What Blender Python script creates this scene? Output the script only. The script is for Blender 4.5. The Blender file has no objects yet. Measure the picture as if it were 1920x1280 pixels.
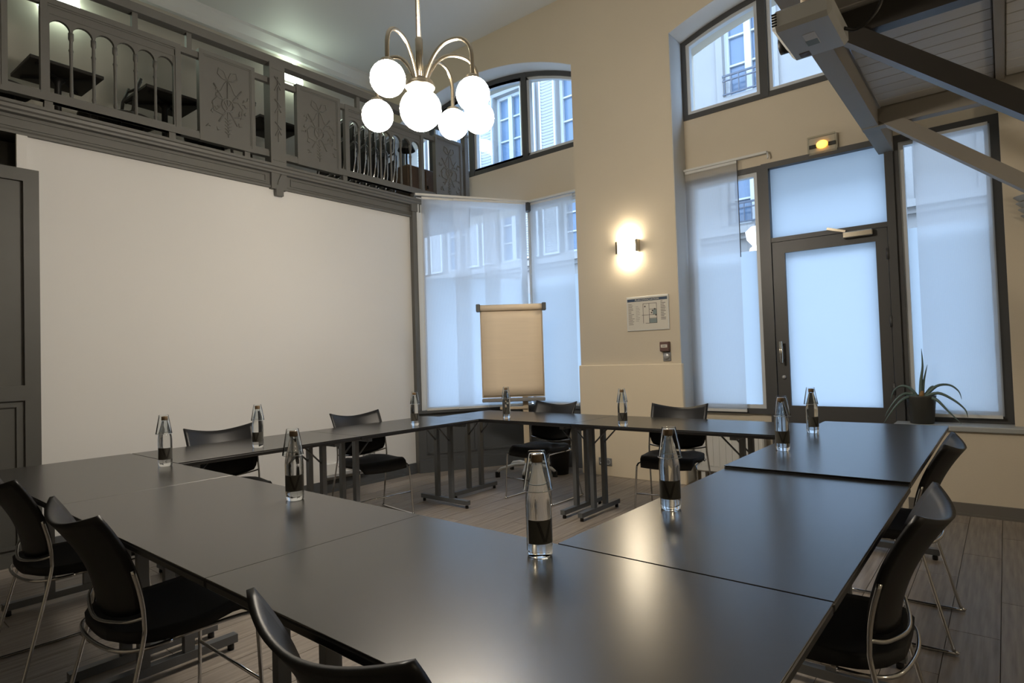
import bpy, math, random
from mathutils import Vector, Matrix
random.seed(7)
S = bpy.context.scene
COL = S.collection
PI = math.pi

# ------------------------------------------------------------------ camera, sky, exposure
def make_camera():
    yaw, pitch, roll, h = -0.6893, 0.0272, -0.03157, 1.25
    f = Vector((math.sin(yaw)*math.cos(pitch), math.cos(yaw)*math.cos(pitch), math.sin(pitch)))
    r = Vector((math.cos(yaw), -math.sin(yaw), 0)); u = r.cross(f)
    c, s = math.cos(roll), math.sin(roll)
    r2 = c*r + s*u; u2 = -s*r + c*u
    cd = bpy.data.cameras.new('camera'); co = bpy.data.objects.new('camera', cd); COL.objects.link(co)
    m = Matrix(((r2.x, u2.x, -f.x, 0), (r2.y, u2.y, -f.y, 0), (r2.z, u2.z, -f.z, h), (0, 0, 0, 1)))
    co.matrix_world = m
    cd.sensor_width = 36; cd.lens = 1121.3/1920*36; cd.clip_start = 0.02; cd.clip_end = 200
    S.camera = co
make_camera()
W = bpy.data.worlds.new('overcast_sky'); S.world = W; W.use_nodes = True
bg = W.node_tree.nodes['Background']; bg.inputs[0].default_value = (0.57, 0.735, 1.0, 1); bg.inputs[1].default_value = 7.0
S.view_settings.view_transform = 'Standard'; S.view_settings.look = 'None'
S.view_settings.exposure = 0.0; S.view_settings.gamma = 1.0; S.view_settings.use_curve_mapping = False
GLOBE, SCONCE, MEZZ_LAMP = 88.0, 46.0, 12.0     # what the lamps give off
S.cycles.max_bounces = 14; S.cycles.diffuse_bounces = 6; S.cycles.glossy_bounces = 6
S.cycles.transmission_bounces = 12; S.cycles.transparent_max_bounces = 24
S.cycles.sample_clamp_indirect = 6.0; S.cycles.caustics_reflective = False; S.cycles.caustics_refractive = False

# ------------------------------------------------------------------ materials
MATS = {}
def nodes_of(name):
    m = bpy.data.materials.new(name); m.use_nodes = True; nt = m.node_tree
    return m, nt, nt.nodes['Principled BSDF'], nt.nodes['Material Output']
def pbr(name, col, rough=0.5, metal=0.0, noise=0.0, nscale=8.0, bump=0.0, bscale=60.0, spec=0.5, rnd=0.0, stretch=None, col2=None, contrast=0.0):
    m, nt, b, out = nodes_of(name); N, L = nt.nodes, nt.links
    b.inputs['Base Color'].default_value = (*col, 1); b.inputs['Roughness'].default_value = rough
    b.inputs['Metallic'].default_value = metal; b.inputs['Specular IOR Level'].default_value = spec
    tc = N.new('ShaderNodeTexCoord')
    src = tc.outputs['Object']
    if stretch:
        mp = N.new('ShaderNodeMapping'); mp.inputs['Scale'].default_value = stretch; L.new(src, mp.inputs[0]); src = mp.outputs[0]
    last = None
    if noise or col2:
        nz = N.new('ShaderNodeTexNoise'); nz.inputs['Scale'].default_value = nscale; nz.inputs['Detail'].default_value = 5; L.new(src, nz.inputs['Vector'])
        mx = N.new('ShaderNodeMix'); mx.data_type = 'RGBA'
        c2 = col2 or tuple(c*(1-noise) for c in col)
        mx.inputs[6].default_value = (*col, 1); mx.inputs[7].default_value = (*c2, 1)
        fac = nz.outputs['Fac']
        if contrast:
            cr = N.new('ShaderNodeMapRange'); cr.inputs[1].default_value = .5-contrast; cr.inputs[2].default_value = .5+contrast; L.new(fac, cr.inputs[0]); fac = cr.outputs[0]
        L.new(fac, mx.inputs[0]); last = mx.outputs[2]
    if rnd:
        oi = N.new('ShaderNodeObjectInfo'); hs = N.new('ShaderNodeHueSaturation')
        mr = N.new('ShaderNodeMapRange'); mr.inputs[3].default_value = 1-rnd; mr.inputs[4].default_value = 1+rnd
        L.new(oi.outputs['Random'], mr.inputs[0]); L.new(mr.outputs[0], hs.inputs['Value'])
        if last: L.new(last, hs.inputs['Color'])
        else: hs.inputs['Color'].default_value = (*col, 1)
        last = hs.outputs[0]
    if last: L.new(last, b.inputs['Base Color'])
    if bump:
        n2 = N.new('ShaderNodeTexNoise'); n2.inputs['Scale'].default_value = bscale; L.new(src, n2.inputs['Vector'])
        bp = N.new('ShaderNodeBump'); bp.inputs['Strength'].default_value = bump; bp.inputs['Distance'].default_value = 0.01
        L.new(n2.outputs['Fac'], bp.inputs['Height']); L.new(bp.outputs[0], b.inputs['Normal'])
    if name == 'table_laminate': b.inputs['IOR'].default_value = 1.55
    MATS[name] = m; return m
def emit(name, col, strength):
    m, nt, b, out = nodes_of(name)
    b.inputs['Base Color'].default_value = (0.8, 0.8, 0.8, 1); b.inputs['Emission Color'].default_value = (*col, 1); b.inputs['Emission Strength'].default_value = strength
    MATS[name] = m; return m
def glass(name, col=(1, 1, 1), ior=1.45, rough=0.0):
    m, nt, b, out = nodes_of(name)
    b.inputs['Base Color'].default_value = (*col, 1); b.inputs['Transmission Weight'].default_value = 1; b.inputs['IOR'].default_value = ior; b.inputs['Roughness'].default_value = rough
    MATS[name] = m; return m
def clear_pane(name, tint=(0.93, 0.97, 1.0), gloss=0.06):
    m, nt, b, out = nodes_of(name); N, L = nt.nodes, nt.links
    t = N.new('ShaderNodeBsdfTransparent'); t.inputs[0].default_value = (*tint, 1)
    g = N.new('ShaderNodeBsdfGlossy'); g.inputs['Roughness'].default_value = 0.02
    mx = N.new('ShaderNodeMixShader'); mx.inputs[0].default_value = gloss
    L.new(t.outputs[0], mx.inputs[1]); L.new(g.outputs[0], mx.inputs[2]); L.new(mx.outputs[0], out.inputs[0]); MATS[name] = m
def thin_glass(name):
    m, nt, b, out = nodes_of(name); N, L = nt.nodes, nt.links
    t = N.new('ShaderNodeBsdfTransparent'); t.inputs[0].default_value = (.96, .975, .98, 1)
    g = N.new('ShaderNodeBsdfGlossy'); g.inputs['Roughness'].default_value = 0.02
    lw = N.new('ShaderNodeLayerWeight'); lw.inputs[0].default_value = 0.09
    mx = N.new('ShaderNodeMixShader'); L.new(lw.outputs['Fresnel'], mx.inputs[0])
    L.new(t.outputs[0], mx.inputs[1]); L.new(g.outputs[0], mx.inputs[2]); L.new(mx.outputs[0], out.inputs[0]); MATS[name] = m
def frosted(name, tcol, dcol, mixd=0.25, transp=0.0, weave=0.0):
    m, nt, b, out = nodes_of(name); N, L = nt.nodes, nt.links
    t = N.new('ShaderNodeBsdfTranslucent'); t.inputs[0].default_value = (*tcol, 1)
    d = N.new('ShaderNodeBsdfDiffuse'); d.inputs[0].default_value = (*dcol, 1)
    mx = N.new('ShaderNodeMixShader'); mx.inputs[0].default_value = mixd
    L.new(t.outputs[0], mx.inputs[1]); L.new(d.outputs[0], mx.inputs[2]); last = mx.outputs[0]
    if transp:
        tr = N.new('ShaderNodeBsdfTransparent'); m2 = N.new('ShaderNodeMixShader'); m2.inputs[0].default_value = transp
        if weave:
            tc = N.new('ShaderNodeTexCoord'); wv = N.new('ShaderNodeTexWave'); wv.inputs['Scale'].default_value = 42; wv.inputs['Distortion'].default_value = 3.0
            wv.inputs['Detail Scale'].default_value = .4
            mr = N.new('ShaderNodeMapRange'); mr.inputs[3].default_value = transp-weave; mr.inputs[4].default_value = transp+weave
            L.new(tc.outputs['Object'], wv.inputs['Vector']); L.new(wv.outputs['Fac'], mr.inputs[0]); L.new(mr.outputs[0], m2.inputs[0])
        L.new(last, m2.inputs[1]); L.new(tr.outputs[0], m2.inputs[2]); last = m2.outputs[0]
    L.new(last, out.inputs[0]); MATS[name] = m

pbr('wall_beige', (0.60, 0.53, 0.415), 0.8, noise=0.05, nscale=3, bump=0.08, bscale=90)
pbr('wall_cream', (0.74, 0.64, 0.48), 0.7, noise=0.04, nscale=3, bump=0.04, bscale=90)
pbr('wall_white', (0.66, 0.655, 0.64), 0.75, noise=0.03, nscale=2, bump=0.03, bscale=120)
pbr('reveal_white', (0.60, 0.60, 0.58), 0.8)
pbr('ceiling_paint', (0.60, 0.62, 0.61), 0.6)
pbr('mezz_wall', (0.48, 0.46, 0.40), 0.8)
pbr('grey_wood', (0.118, 0.117, 0.108), 0.5, noise=0.15, nscale=14)
pbr('grey_door', (0.075, 0.075, 0.07), 0.5, noise=0.12, nscale=10)
pbr('dark_frame', (0.055, 0.055, 0.055), 0.45)
pbr('sash_white', (0.55, 0.58, 0.6), 0.4)
pbr('baseboard_grey', (0.07, 0.075, 0.08), 0.5)
pbr('baseboard_taupe', (0.13, 0.12, 0.105), 0.55)
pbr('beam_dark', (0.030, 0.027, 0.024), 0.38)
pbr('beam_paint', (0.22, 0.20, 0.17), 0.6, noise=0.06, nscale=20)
pbr('plank_paint', (0.47, 0.465, 0.45), 0.55, noise=0.10, nscale=6, stretch=(1, 12, 1), rnd=0.05)
pbr('floor_under', (0.05, 0.045, 0.04), 0.7)
pbr('floor_wood', (0.36, 0.31, 0.26), 0.42, nscale=3.2, stretch=(16, .9, 1), contrast=0.30, col2=(0.15, 0.128, 0.107), rnd=0.10, bump=0.05, bscale=30)
pbr('table_laminate', (0.022, 0.021, 0.019), 0.25, noise=0.2, nscale=40, bump=0.012, bscale=500, spec=0.62)
pbr('table_edge', (0.008, 0.008, 0.009), 0.35)
pbr('leg_metal', (0.16, 0.17, 0.18), 0.38, metal=0.55)
pbr('black_plastic', (0.008, 0.008, 0.008), 0.5)
pbr('chair_black', (0.006, 0.006, 0.007), 0.42, bump=0.02, bscale=400, spec=0.32)
pbr('chair_fabric', (0.010, 0.010, 0.011), 0.75, bump=0.08, bscale=700)
pbr('chrome', (0.62, 0.62, 0.62), 0.16, metal=1.0)
pbr('brass_chrome', (0.60, 0.54, 0.44), 0.22, metal=1.0)
pbr('glass_rim', (0.55, 0.58, 0.6), 0.15, spec=0.8)
pbr('brass_dark', (0.36, 0.32, 0.26), 0.3, metal=1.0)
pbr('cap_brown', (0.16, 0.095, 0.045), 0.4)
pbr('label_grey', (0.06, 0.058, 0.05), 0.35)
pbr('label_mark', (0.018, 0.016, 0.014), 0.4)
pbr('paper', (0.84, 0.71, 0.55), 0.85, noise=0.10, nscale=3, stretch=(1, 1, 18))
pbr('cream_metal', (0.52, 0.43, 0.31), 0.5)
pbr('white_plastic', (0.62, 0.62, 0.60), 0.45)
pbr('silver_paint', (0.45, 0.45, 0.45), 0.35, metal=0.4)
pbr('sign_white', (0.60, 0.57, 0.50), 0.45)
pbr('sign_ink', (0.07, 0.06, 0.055), 0.6)
pbr('sign_blue', (0.03, 0.055, 0.10), 0.5)
pbr('sign_teal', (0.20, 0.25, 0.25), 0.6)
pbr('call_red', (0.11, 0.055, 0.045), 0.5)
pbr('outlet_grey', (0.20, 0.20, 0.20), 0.45)
pbr('pot_grey', (0.035, 0.035, 0.03), 0.5)
pbr('leaf_green', (0.09, 0.14, 0.125), 0.5, noise=0.2, nscale=20)
pbr('leaf_base', (0.28, 0.16, 0.06), 0.6)
pbr('soil', (0.03, 0.022, 0.016), 0.9)
pbr('wood_brown', (0.10, 0.065, 0.04), 0.55, noise=0.3, nscale=8, stretch=(1, 10, 1))
pbr('dark_wood', (0.02, 0.017, 0.014), 0.5)
pbr('stone', (0.25, 0.24, 0.225), 0.9, noise=0.18, nscale=1.3, bump=0.1, bscale=20)
pbr('shutter_white', (0.40, 0.41, 0.41), 0.6)
pbr('facade_glass', (0.10, 0.15, 0.22), 0.15)
pbr('iron', (0.05, 0.06, 0.08), 0.5)
pbr('shop_dark', (0.16, 0.18, 0.2), 0.5)
pbr('asphalt', (0.34, 0.34, 0.33), 0.9)
pbr('projector_body', (0.42, 0.43, 0.42), 0.45)
pbr('sill_stone', (0.34, 0.35, 0.34), 0.45)
emit('globe_glow', (1.0, 0.89, 0.74), GLOBE)
emit('sconce_glow', (1.0, 0.86, 0.64), SCONCE)
emit('mezz_glow', (0.84, 1.0, 0.80), MEZZ_LAMP)
emit('exit_glow', (1.0, 0.42, 0.05), 3.2)
emit('reflection_glow', (1.0, 0.80, 0.50), 0.9)  # glow of the globe that imitates the sconce's reflection
glass('bottle_glass', (0.97, 0.985, 0.98), 1.33)
thin_glass('tumbler_glass')
clear_pane('clear_glass')
clear_pane('sign_cover', (0.95, 0.95, 0.93), 0.05)
frosted('frosted_glass', (0.70, 0.74, 0.76), (0.7, 0.75, 0.8), 0.06)
frosted('sheer_fabric', (0.90, 0.92, 0.94), (0.66, 0.65, 0.62), 0.30, 0.30, 0.04)

# ------------------------------------------------------------------ mesh helpers
def smooth(path, k=5):
    P = [Vector(q) for q in path]; out = []
    for i in range(len(P)-1):
        p0, p1, p2, p3 = P[max(i-1,0)], P[i], P[i+1], P[min(i+2,len(P)-1)]
        for j in range(k):
            t = j/k; out.append(.5*((2*p1)+(-p0+p2)*t+(2*p0-5*p1+4*p2-p3)*t*t+(-p0+3*p1-3*p2+p3)*t**3))
    return out + [P[-1]]
class MB:
    def __init__(s): s.v = []; s.f = []; s.sm = []
    def add(s, vs, fs, smooth=False):
        o = len(s.v); s.v += [tuple(p) for p in vs]; s.f += [tuple(i+o for i in f) for f in fs]; s.sm += [smooth]*len(fs); return s
    def box(s, x0, x1, y0, y1, z0, z1):
        return s.add([(x0,y0,z0),(x1,y0,z0),(x1,y1,z0),(x0,y1,z0),(x0,y0,z1),(x1,y0,z1),(x1,y1,z1),(x0,y1,z1)],
                     [(0,3,2,1),(4,5,6,7),(0,1,5,4),(1,2,6,5),(2,3,7,6),(3,0,4,7)])
    def cbox(s, x0, x1, y0, y1, z0, z1, b=0.004):
        # box with chamfered vertical and top edges (rounded look)
        b = min(b, (x1-x0)*.45, (y1-y0)*.45, (z1-z0)*.45)
        def ring(z, i): return [(x0+i,y0+b,z),(x0+b,y0+i,z),(x1-b,y0+i,z),(x1-i,y0+b,z),(x1-i,y1-b,z),(x1-b,y1-i,z),(x0+b,y1-i,z),(x0+i,y1-b,z)]
        rs = [ring(z0, b), ring(z0+b, 0), ring(z1-b, 0), ring(z1, b)]
        v = [p for r in rs for p in r]; f = [tuple(range(7,-1,-1)), tuple(range(24,32))]
        for k in range(3):
            for i in range(8): j = (i+1) % 8; f.append((k*8+i, k*8+j, (k+1)*8+j, (k+1)*8+i))
        return s.add(v, f)
    def obox(s, c, ax, ay, az):
        c, ax, ay, az = map(Vector, (c, ax, ay, az))
        vs = [c + i*ax + j*ay + k*az for k in (-1,1) for (i,j) in ((-1,-1),(1,-1),(1,1),(-1,1))]
        return s.add(vs, [(0,3,2,1),(4,5,6,7),(0,1,5,4),(1,2,6,5),(2,3,7,6),(3,0,4,7)])
    def beam(s, p, q, w, h, up=(0,0,1)):
        p, q = Vector(p), Vector(q); d = q-p; side = d.cross(Vector(up)).normalized(); u = side.cross(d).normalized()
        return s.obox((p+q)/2, d/2, side*w/2, u*h/2)
    def prism(s, poly, y0, y1):
        # poly in XZ (counter-clockwise seen from -Y), extruded along Y
        n = len(poly); v = [(x,y0,z) for x,z in poly] + [(x,y1,z) for x,z in poly]
        return s.add(v, [tuple(range(n)), tuple(range(2*n-1,n-1,-1))] + [((i+1)%n, i, n+i, n+(i+1)%n) for i in range(n)])
    def ring(s, outer, inner, y0, y1):
        n = len(outer)
        v = [(x,y0,z) for x,z in outer]+[(x,y0,z) for x,z in inner]+[(x,y1,z) for x,z in outer]+[(x,y1,z) for x,z in inner]
        f = []
        for i in range(n):
            j = (i+1) % n
            f += [(i,j,n+j,n+i), (2*n+j,2*n+i,3*n+i,3*n+j), (j,i,2*n+i,2*n+j), (n+i,n+j,3*n+j,3*n+i)]
        return s.add(v, f)
    def tube(s, path, r, seg=8, closed=False, taper=None):
        P = [Vector(p) for p in path]; n = len(P); vs = []; prev = None
        for i, p in enumerate(P):
            if closed: d = P[(i+1) % n] - P[i-1]
            else: d = P[min(i+1,n-1)] - P[max(i-1,0)]
            d.normalize()
            if prev is None:
                a = Vector((0,0,1)) if abs(d.z) < .9 else Vector((1,0,0)); u = a.cross(d).normalized()
            else: u = (prev - d*prev.dot(d)).normalized()
            prev = u; w = d.cross(u); rr = r*(taper[i] if taper else 1)
            vs += [p + rr*(math.cos(2*PI*k/seg)*u + math.sin(2*PI*k/seg)*w) for k in range(seg)]
        fs = []
        for i in range(n if closed else n-1):
            j = (i+1) % n
            for k in range(seg): l = (k+1) % seg; fs.append((i*seg+k, i*seg+l, j*seg+l, j*seg+k))
        if not closed: fs += [tuple(range(seg-1,-1,-1)), tuple(range((n-1)*seg, n*seg))]
        return s.add(vs, fs, True)
    def lathe(s, prof, seg=16, c=(0,0,0), closed=False):
        # prof: (r,z) list; r==0 ends become poles
        cx, cy, cz = c; vs = []; rows = []
        for r, z in prof:
            if r < 1e-6: rows.append([len(vs)]); vs.append((cx,cy,cz+z))
            else:
                rows.append(list(range(len(vs), len(vs)+seg)))
                vs += [(cx+r*math.cos(2*PI*k/seg), cy+r*math.sin(2*PI*k/seg), cz+z) for k in range(seg)]
        fs = []
        pairs = list(zip(rows, rows[1:])) + ([(rows[-1], rows[0])] if closed else [])
        for a, b in pairs:
            for k in range(seg):
                l = (k+1) % seg
                if len(a) == 1 and len(b) == 1: continue
                if len(a) == 1: fs.append((a[0], b[l], b[k]))
                elif len(b) == 1: fs.append((a[k], a[l], b[0]))
                else: fs.append((a[k], a[l], b[l], b[k]))
        return s.add(vs, fs, True)
    def sheet(s, fn, nu, nv, th, smooth=True):
        # fn(u,v) -> (point, normal) thickened surface
        A = []; B = []
        for j in range(nv+1):
            for i in range(nu+1):
                p, n = fn(i/nu, j/nv); p = Vector(p); n = Vector(n).normalized(); A.append(p+n*th/2); B.append(p-n*th/2)
        w = nu+1; m = len(A); fs = []
        for j in range(nv):
            for i in range(nu):
                a = j*w+i; fs.append((a, a+1, a+w+1, a+w)); fs.append((m+a, m+a+w, m+a+w+1, m+a+1))
        for i in range(nu):
            fs.append((i+1, i, m+i, m+i+1)); a = nv*w+i; fs.append((a, a+1, m+a+1, m+a))
        for j in range(nv):
            a = j*w; fs.append((a, a+w, m+a+w, m+a)); a = j*w+nu; fs.append((a+w, a, m+a, m+a+w))
        return s.add(A+B, fs, smooth)
    def film(s, x0, x1, y, z0, z1): return s.add([(x0,y,z0),(x1,y,z0),(x1,y,z1),(x0,y,z1)], [(0,1,2,3)])
    def cloth(s, fn, nu, nv):
        w = nu+1
        return s.add([fn(i/nu, j/nv) for j in range(nv+1) for i in range(nu+1)], [(j*w+i, j*w+i+1, j*w+w+i+1, j*w+w+i) for j in range(nv) for i in range(nu)], True)
    def build(s, name, mat, parent=None, world=False, loc=None, recalc=True):
        off = Vector((0,0,0))
        if world and parent is not None: off = parent.location.copy()
        if loc is not None: off = Vector(loc)
        me = bpy.data.meshes.new(name); me.from_pydata([tuple(Vector(p)-off) for p in s.v], [], s.f)
        me.polygons.foreach_set('use_smooth', s.sm); me.update()
        if recalc:
            import bmesh
            b = bmesh.new(); b.from_mesh(me); bmesh.ops.recalc_face_normals(b, faces=b.faces); b.to_mesh(me); b.free()
        me.materials.append(MATS[mat])
        o = bpy.data.objects.new(name, me); COL.objects.link(o)
        if parent is not None: o.parent = parent
        elif loc is not None: o.location = loc
        return o
def tag(o, label=None, cat=None, group=None, kind=None):
    if label: o['label'] = label
    if cat: o['category'] = cat
    if group: o['group'] = group
    if kind: o['kind'] = kind
    return o
def thing(name, label, cat, loc=(0,0,0), rz=0, group=None, kind=None):
    o = bpy.data.objects.new(name, None); COL.objects.link(o); o.location = loc; o.rotation_euler = (0,0,rz); o.empty_display_size = .1
    return tag(o, label, cat, group, kind)
def struct(name, mb, mat, label=None):
    return tag(mb.build(name, mat), label, None, None, 'structure')
def sgroup(name, loc=(0,0,0), label=None):
    return thing(name, label, None, loc, 0, None, 'structure')
def copy_tree(o, parent=None, loc=None, rz=None, label=None):
    c = o.copy(); COL.objects.link(c)
    if parent is not None: c.parent = parent
    if loc is not None: c.location = loc
    if rz is not None: c.rotation_euler = (0,0,rz)
    if label: c['label'] = label
    for ch in list(o.children): copy_tree(ch, c)
    return c
def arc(c, r, a0, a1, n, plane='xz'):
    out = []
    for i in range(n+1):
        a = math.radians(a0 + (a1-a0)*i/n); p, q = r*math.cos(a), r*math.sin(a)
        out.append((c[0]+p, c[1], c[2]+q) if plane == 'xz' else (c[0], c[1]+p, c[2]+q))
    return out

# ------------------------------------------------------------------ the room
XL, YF, YW, YB, ZC = -5.125, 5.44, 5.76, 6.05, 5.2     # screen wall, pilaster face, glazing, outer face, ceiling
XM = -6.72                                             # wall at the back of the gallery
XR, YN = 1.75, -3.2
struct('ceiling', MB().box(XM-.2, XR+.2, YN-.2, YB, ZC, ZC+.25), 'ceiling_paint')
fl = struct('floor', MB().box(XM-.2, XR+.2, YN-.2, YB, -.12, -.006), 'floor_under')
pw, pl = 0.18, 1.22
xi = XL+.02; k = 0
base_plank = {}
while xi < 1.3:
    y = -0.9 + (k*0.47) % pl - pl
    while y < YF+.35:
        y0, y1 = max(y, -1.0), min(y+pl, YF+.30)
        if y1-y0 > .1:
            key = round(y1-y0, 3)
            if key not in base_plank:
                base_plank[key] = MB().box(0, pw-.003, 0, key-.003, -.006, 0).build('floor_plank', 'floor_wood', fl)
                base_plank[key].location = (xi, y0, 0)
            else:
                c = base_plank[key].copy(); COL.objects.link(c); c.location = (xi, y0, 0)
        y += pl
    xi += pw; k += 1
struct('wall_right', MB().box(XR, XR+.2, YN, YB, 0, ZC), 'wall_beige')
struct('wall_near', MB().box(XM, XR, YN-.2, YN, 0, ZC), 'wall_beige')
struct('wall_left', MB().box(XL-.15, XL, 1.03, 4.47, 0, 2.87), 'wall_white', 'large off-white wall under the gallery used as projection screen')
struct('wall_left_near', MB().box(XL-.35, XL-.2, YN, 1.03, 0, 2.87), 'grey_door')
struct('wall_gallery', MB().box(XM-.2, XM, YN, 4.40, 0, 2.89).box(XM-.2, XM, YN, YB, 2.89, ZC), 'mezz_wall')
struct('trim_1', MB().box(XL, XL+.03, .985, 1.045, 0, 2.87), 'wall_white')
struct('baseboard_left', MB().box(XL, XL+.018, 1.05, 4.46, 0, .115).box(XL, XL+.028, 1.05, 4.46, 0, .03), 'baseboard_grey')
# gallery floor, cornice
struct('gallery_floor', MB().box(XM, XL-.03, YN, YF, 2.89, 3.06), 'grey_wood')
struct('cornice', MB().prism([(XM, ZC-.16), (XM+.05, ZC-.16), (XM+.06, ZC-.10), (XM+.14, ZC-.03), (XM+.15, ZC), (XM, ZC)], YN, YF), 'ceiling_paint')

# back wall with two arched niches
def arch_fn(xa, xb, zs, zp):
    c = (xa+xb)/2; hw = (xb-xa)/2; s = zp-zs; R = (hw*hw+s*s)/(2*s); zc = zp-R
    return lambda x: zc + math.sqrt(max(R*R-(x-c)**2, 0))
LX0, LX1, RX0, RX1 = XM, -3.53, -2.40, 0.03
archL = arch_fn(LX0, LX1, 4.43, 4.80); archR = arch_fn(RX0, RX1, 4.35, 4.58)
wb = MB()
def header(x0, x1, fn, n=20):
    xs = [x0+(x1-x0)*i/n for i in range(n+1)]
    wb.prism([(x, fn(x)) for x in xs] + [(x1, ZC), (x0, ZC)], YF, YB)
header(LX0, LX1, archL); header(RX0, RX1, archR)
wb.box(LX1, RX0, YF, YB, 0, ZC)                       # pilaster
wb.box(RX1, XR, 5.60, YB, 0, ZC)                      # right of the glazing
wb.box(RX1, XR, 5.47, 5.60, 0, .607).box(-.66, RX1, 5.47, YB, 0, .607)
wb.box(LX0, LX1, 5.70, YB, 3.10, 3.63)                # below the left arched window
wb.box(RX0, RX1, 5.72, YB, 2.95, 3.56)                # above the door
wb.box(-4.44, LX1, 5.74, YB, 0, .66)
wb.box(RX0, -1.62, 5.74, YB, 0, .66)
struct('wall_back', wb, 'wall_beige')
struct('wall_corner', MB().box(XM-.2, XL-.02, 4.40, 4.47, 0, 2.89), 'stone')
struct('wall_plinth', MB().cbox(-3.535, -2.372, 5.40, 5.45, -.005, 1.146, .008), 'wall_cream', 'beige boxed-out plinth at the foot of the pillar')
struct('reveal_left', MB().box(RX0, RX0+.006, YF+.004, 5.75, 0, 4.352), 'reveal_white')
n = 24; xs = [RX0+(RX1-RX0)*i/n for i in range(n+1)]
struct('reveal_arch_right', MB().prism([(x, archR(x)-.006) for x in xs]+[(x, archR(x)) for x in reversed(xs)], YF+.004, 5.75), 'reveal_white')
xs = [LX0+(LX1-LX0)*i/n for i in range(n+1)]
struct('reveal_arch_left', MB().prism([(x, archL(x)-.006) for x in xs]+[(x, archL(x)) for x in reversed(xs)], YF+.004, 5.75), 'reveal_white')
struct('window_sill', MB().cbox(-.70, XR, 5.445, 5.78, .607, .646, .006), 'sill_stone')
struct('baseboard_right', MB().box(-.62, XR, 5.452, 5.47, 0, .09).box(-.62, XR, 5.44, 5.47, 0, .018), 'baseboard_taupe')

# windows
def poly_pane(x0, x1, z0, top, n=10):
    if callable(top):
        xs = [x1-(x1-x0)*i/n for i in range(n+1)]; return [(x0, z0), (x1, z0)] + [(x, top(x)) for x in xs]
    return [(x0, z0), (x1, z0), (x1, top), (x0, top)]
def inset_pane(x0, x1, z0, top, w):
    t = (lambda x: top(x)-w) if callable(top) else top-w
    return poly_pane(x0+w, x1-w, z0+w, t)
def window(name, label, x0, x1, z0, top, splits, fw=.045, sash=.035, y=YW, frost_to=None, mull=.075, fmat='dark_frame'):
    g = sgroup(name, (0,0,0), label)
    m = MB().ring(poly_pane(x0, x1, z0, top), inset_pane(x0, x1, z0, top, fw), y-.05, y+.05)
    edges = [x0+fw] + [e for s_ in splits for e in (s_-mull/2, s_+mull/2)] + [x1-fw]
    for s_ in splits:
        zt = (top(s_) if callable(top) else top) - .01
        m.box(s_-mull/2, s_+mull/2, y-.055, y+.05, z0+.01, zt)
    m.build('frame', fmat, g)
    for a, b in zip(edges[::2], edges[1::2]):
        t = (lambda x: top(x)-fw) if callable(top) else top-fw
        zlo = z0+fw
        sm = MB().ring(poly_pane(a, b, zlo, t), inset_pane(a, b, zlo, t, sash), y-.03, y+.03)
        sm.build('sash', 'sash_white', g)
        ti = (lambda x: top(x)-fw-sash+.004) if callable(top) else top-fw-sash+.004
        if frost_to and frost_to > zlo+.1:
            MB().film(a+sash-.004, b-sash+.004, y-.005, zlo+sash-.004, frost_to).build('frosted_film', 'frosted_glass', g)
        zlo2 = zlo+sash-.004
        MB().prism(poly_pane(a+sash-.004, b-sash+.004, zlo2, ti), y-.003, y+.003).build('pane', 'clear_glass', g)
    return g
window('window_1', 'wide arched window above the left niche with dark mullions', LX0, LX1, 3.63, archL, [-4.40, -5.29, -6.05], .06)
window('window_2', 'arched window high above the glazed door', RX0, RX1, 3.56, archR, [-1.61, -.81], .05)
window('window_3', 'tall part-frosted window behind the sheer panels beside the flip chart', -4.40, LX1, .66, 3.10, [], .025, frost_to=2.19, fmat='sash_white')
window('window_4', 'tall window between the pillar and the glazed door', RX0, -1.66, .66, 2.95, [], .05, frost_to=2.18)
window('window_5', 'tall window behind the potted plant', -.66, RX1, .646, 2.95, [], .055, frost_to=2.19)
# glazed door with transom
d = sgroup('door_1', (-1.14, YW, 0), 'glazed dark grey street door with frosted pane and transom')
MB().box(-1.665, -1.605, YW-.07, YW+.05, 0, 2.95).box(-.70, -.64, YW-.07, YW+.05, 0, 2.95).box(-1.605, -.70, YW-.07, YW+.05, 2.90, 2.95).box(-1.605, -.70, YW-.06, YW+.05, 2.222, 2.262).build('door_frame', 'dark_frame', d, True)
MB().box(-1.605, -.70, YW-.003, YW+.003, 2.262, 2.90).build('transom_pane', 'clear_glass', d, True)
MB().film(-1.605, -.70, YW-.006, 2.262, 2.90).build('frosted_film', 'frosted_glass', d, True)
MB().ring([(-1.60, .02), (-.705, .02), (-.705, 2.218), (-1.60, 2.218)], [(-1.495, .745), (-.79, .745), (-.79, 2.115), (-1.495, 2.115)], YW-.055, YW+.01).build('door_leaf', 'dark_frame', d, True)
MB().box(-1.50, -.785, YW-.028, YW-.022, .74, 2.12).build('door_pane', 'clear_glass', d, True)
MB().film(-1.50, -.785, YW-.031, .74, 2.12).build('frosted_film', 'frosted_glass', d, True)
hd = MB().tube([(-1.545, YW-.11, 1.13), (-1.545, YW-.11, 1.32)], .011, 10).tube([(-1.545, YW-.05, 1.155), (-1.545, YW-.11, 1.155)], .008).tube([(-1.545, YW-.05, 1.295), (-1.545, YW-.11, 1.295)], .008).tube([(-1.568, YW-.075, 1.13), (-1.568, YW-.075, 1.32)], .006, 8)
tag(hd.build('pull_handle', 'brass_chrome', d, True), 'vertical metal pull handle')
o = MB().lathe([(0, 0), (.017, 0), (.017, .012), (.006, .016), (0, .016)], 12).build('lock_cylinder', 'silver_paint', d); o.location = (-.405, -.055, 1.0)
o.rotation_euler = (PI/2, 0, 0)
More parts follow.
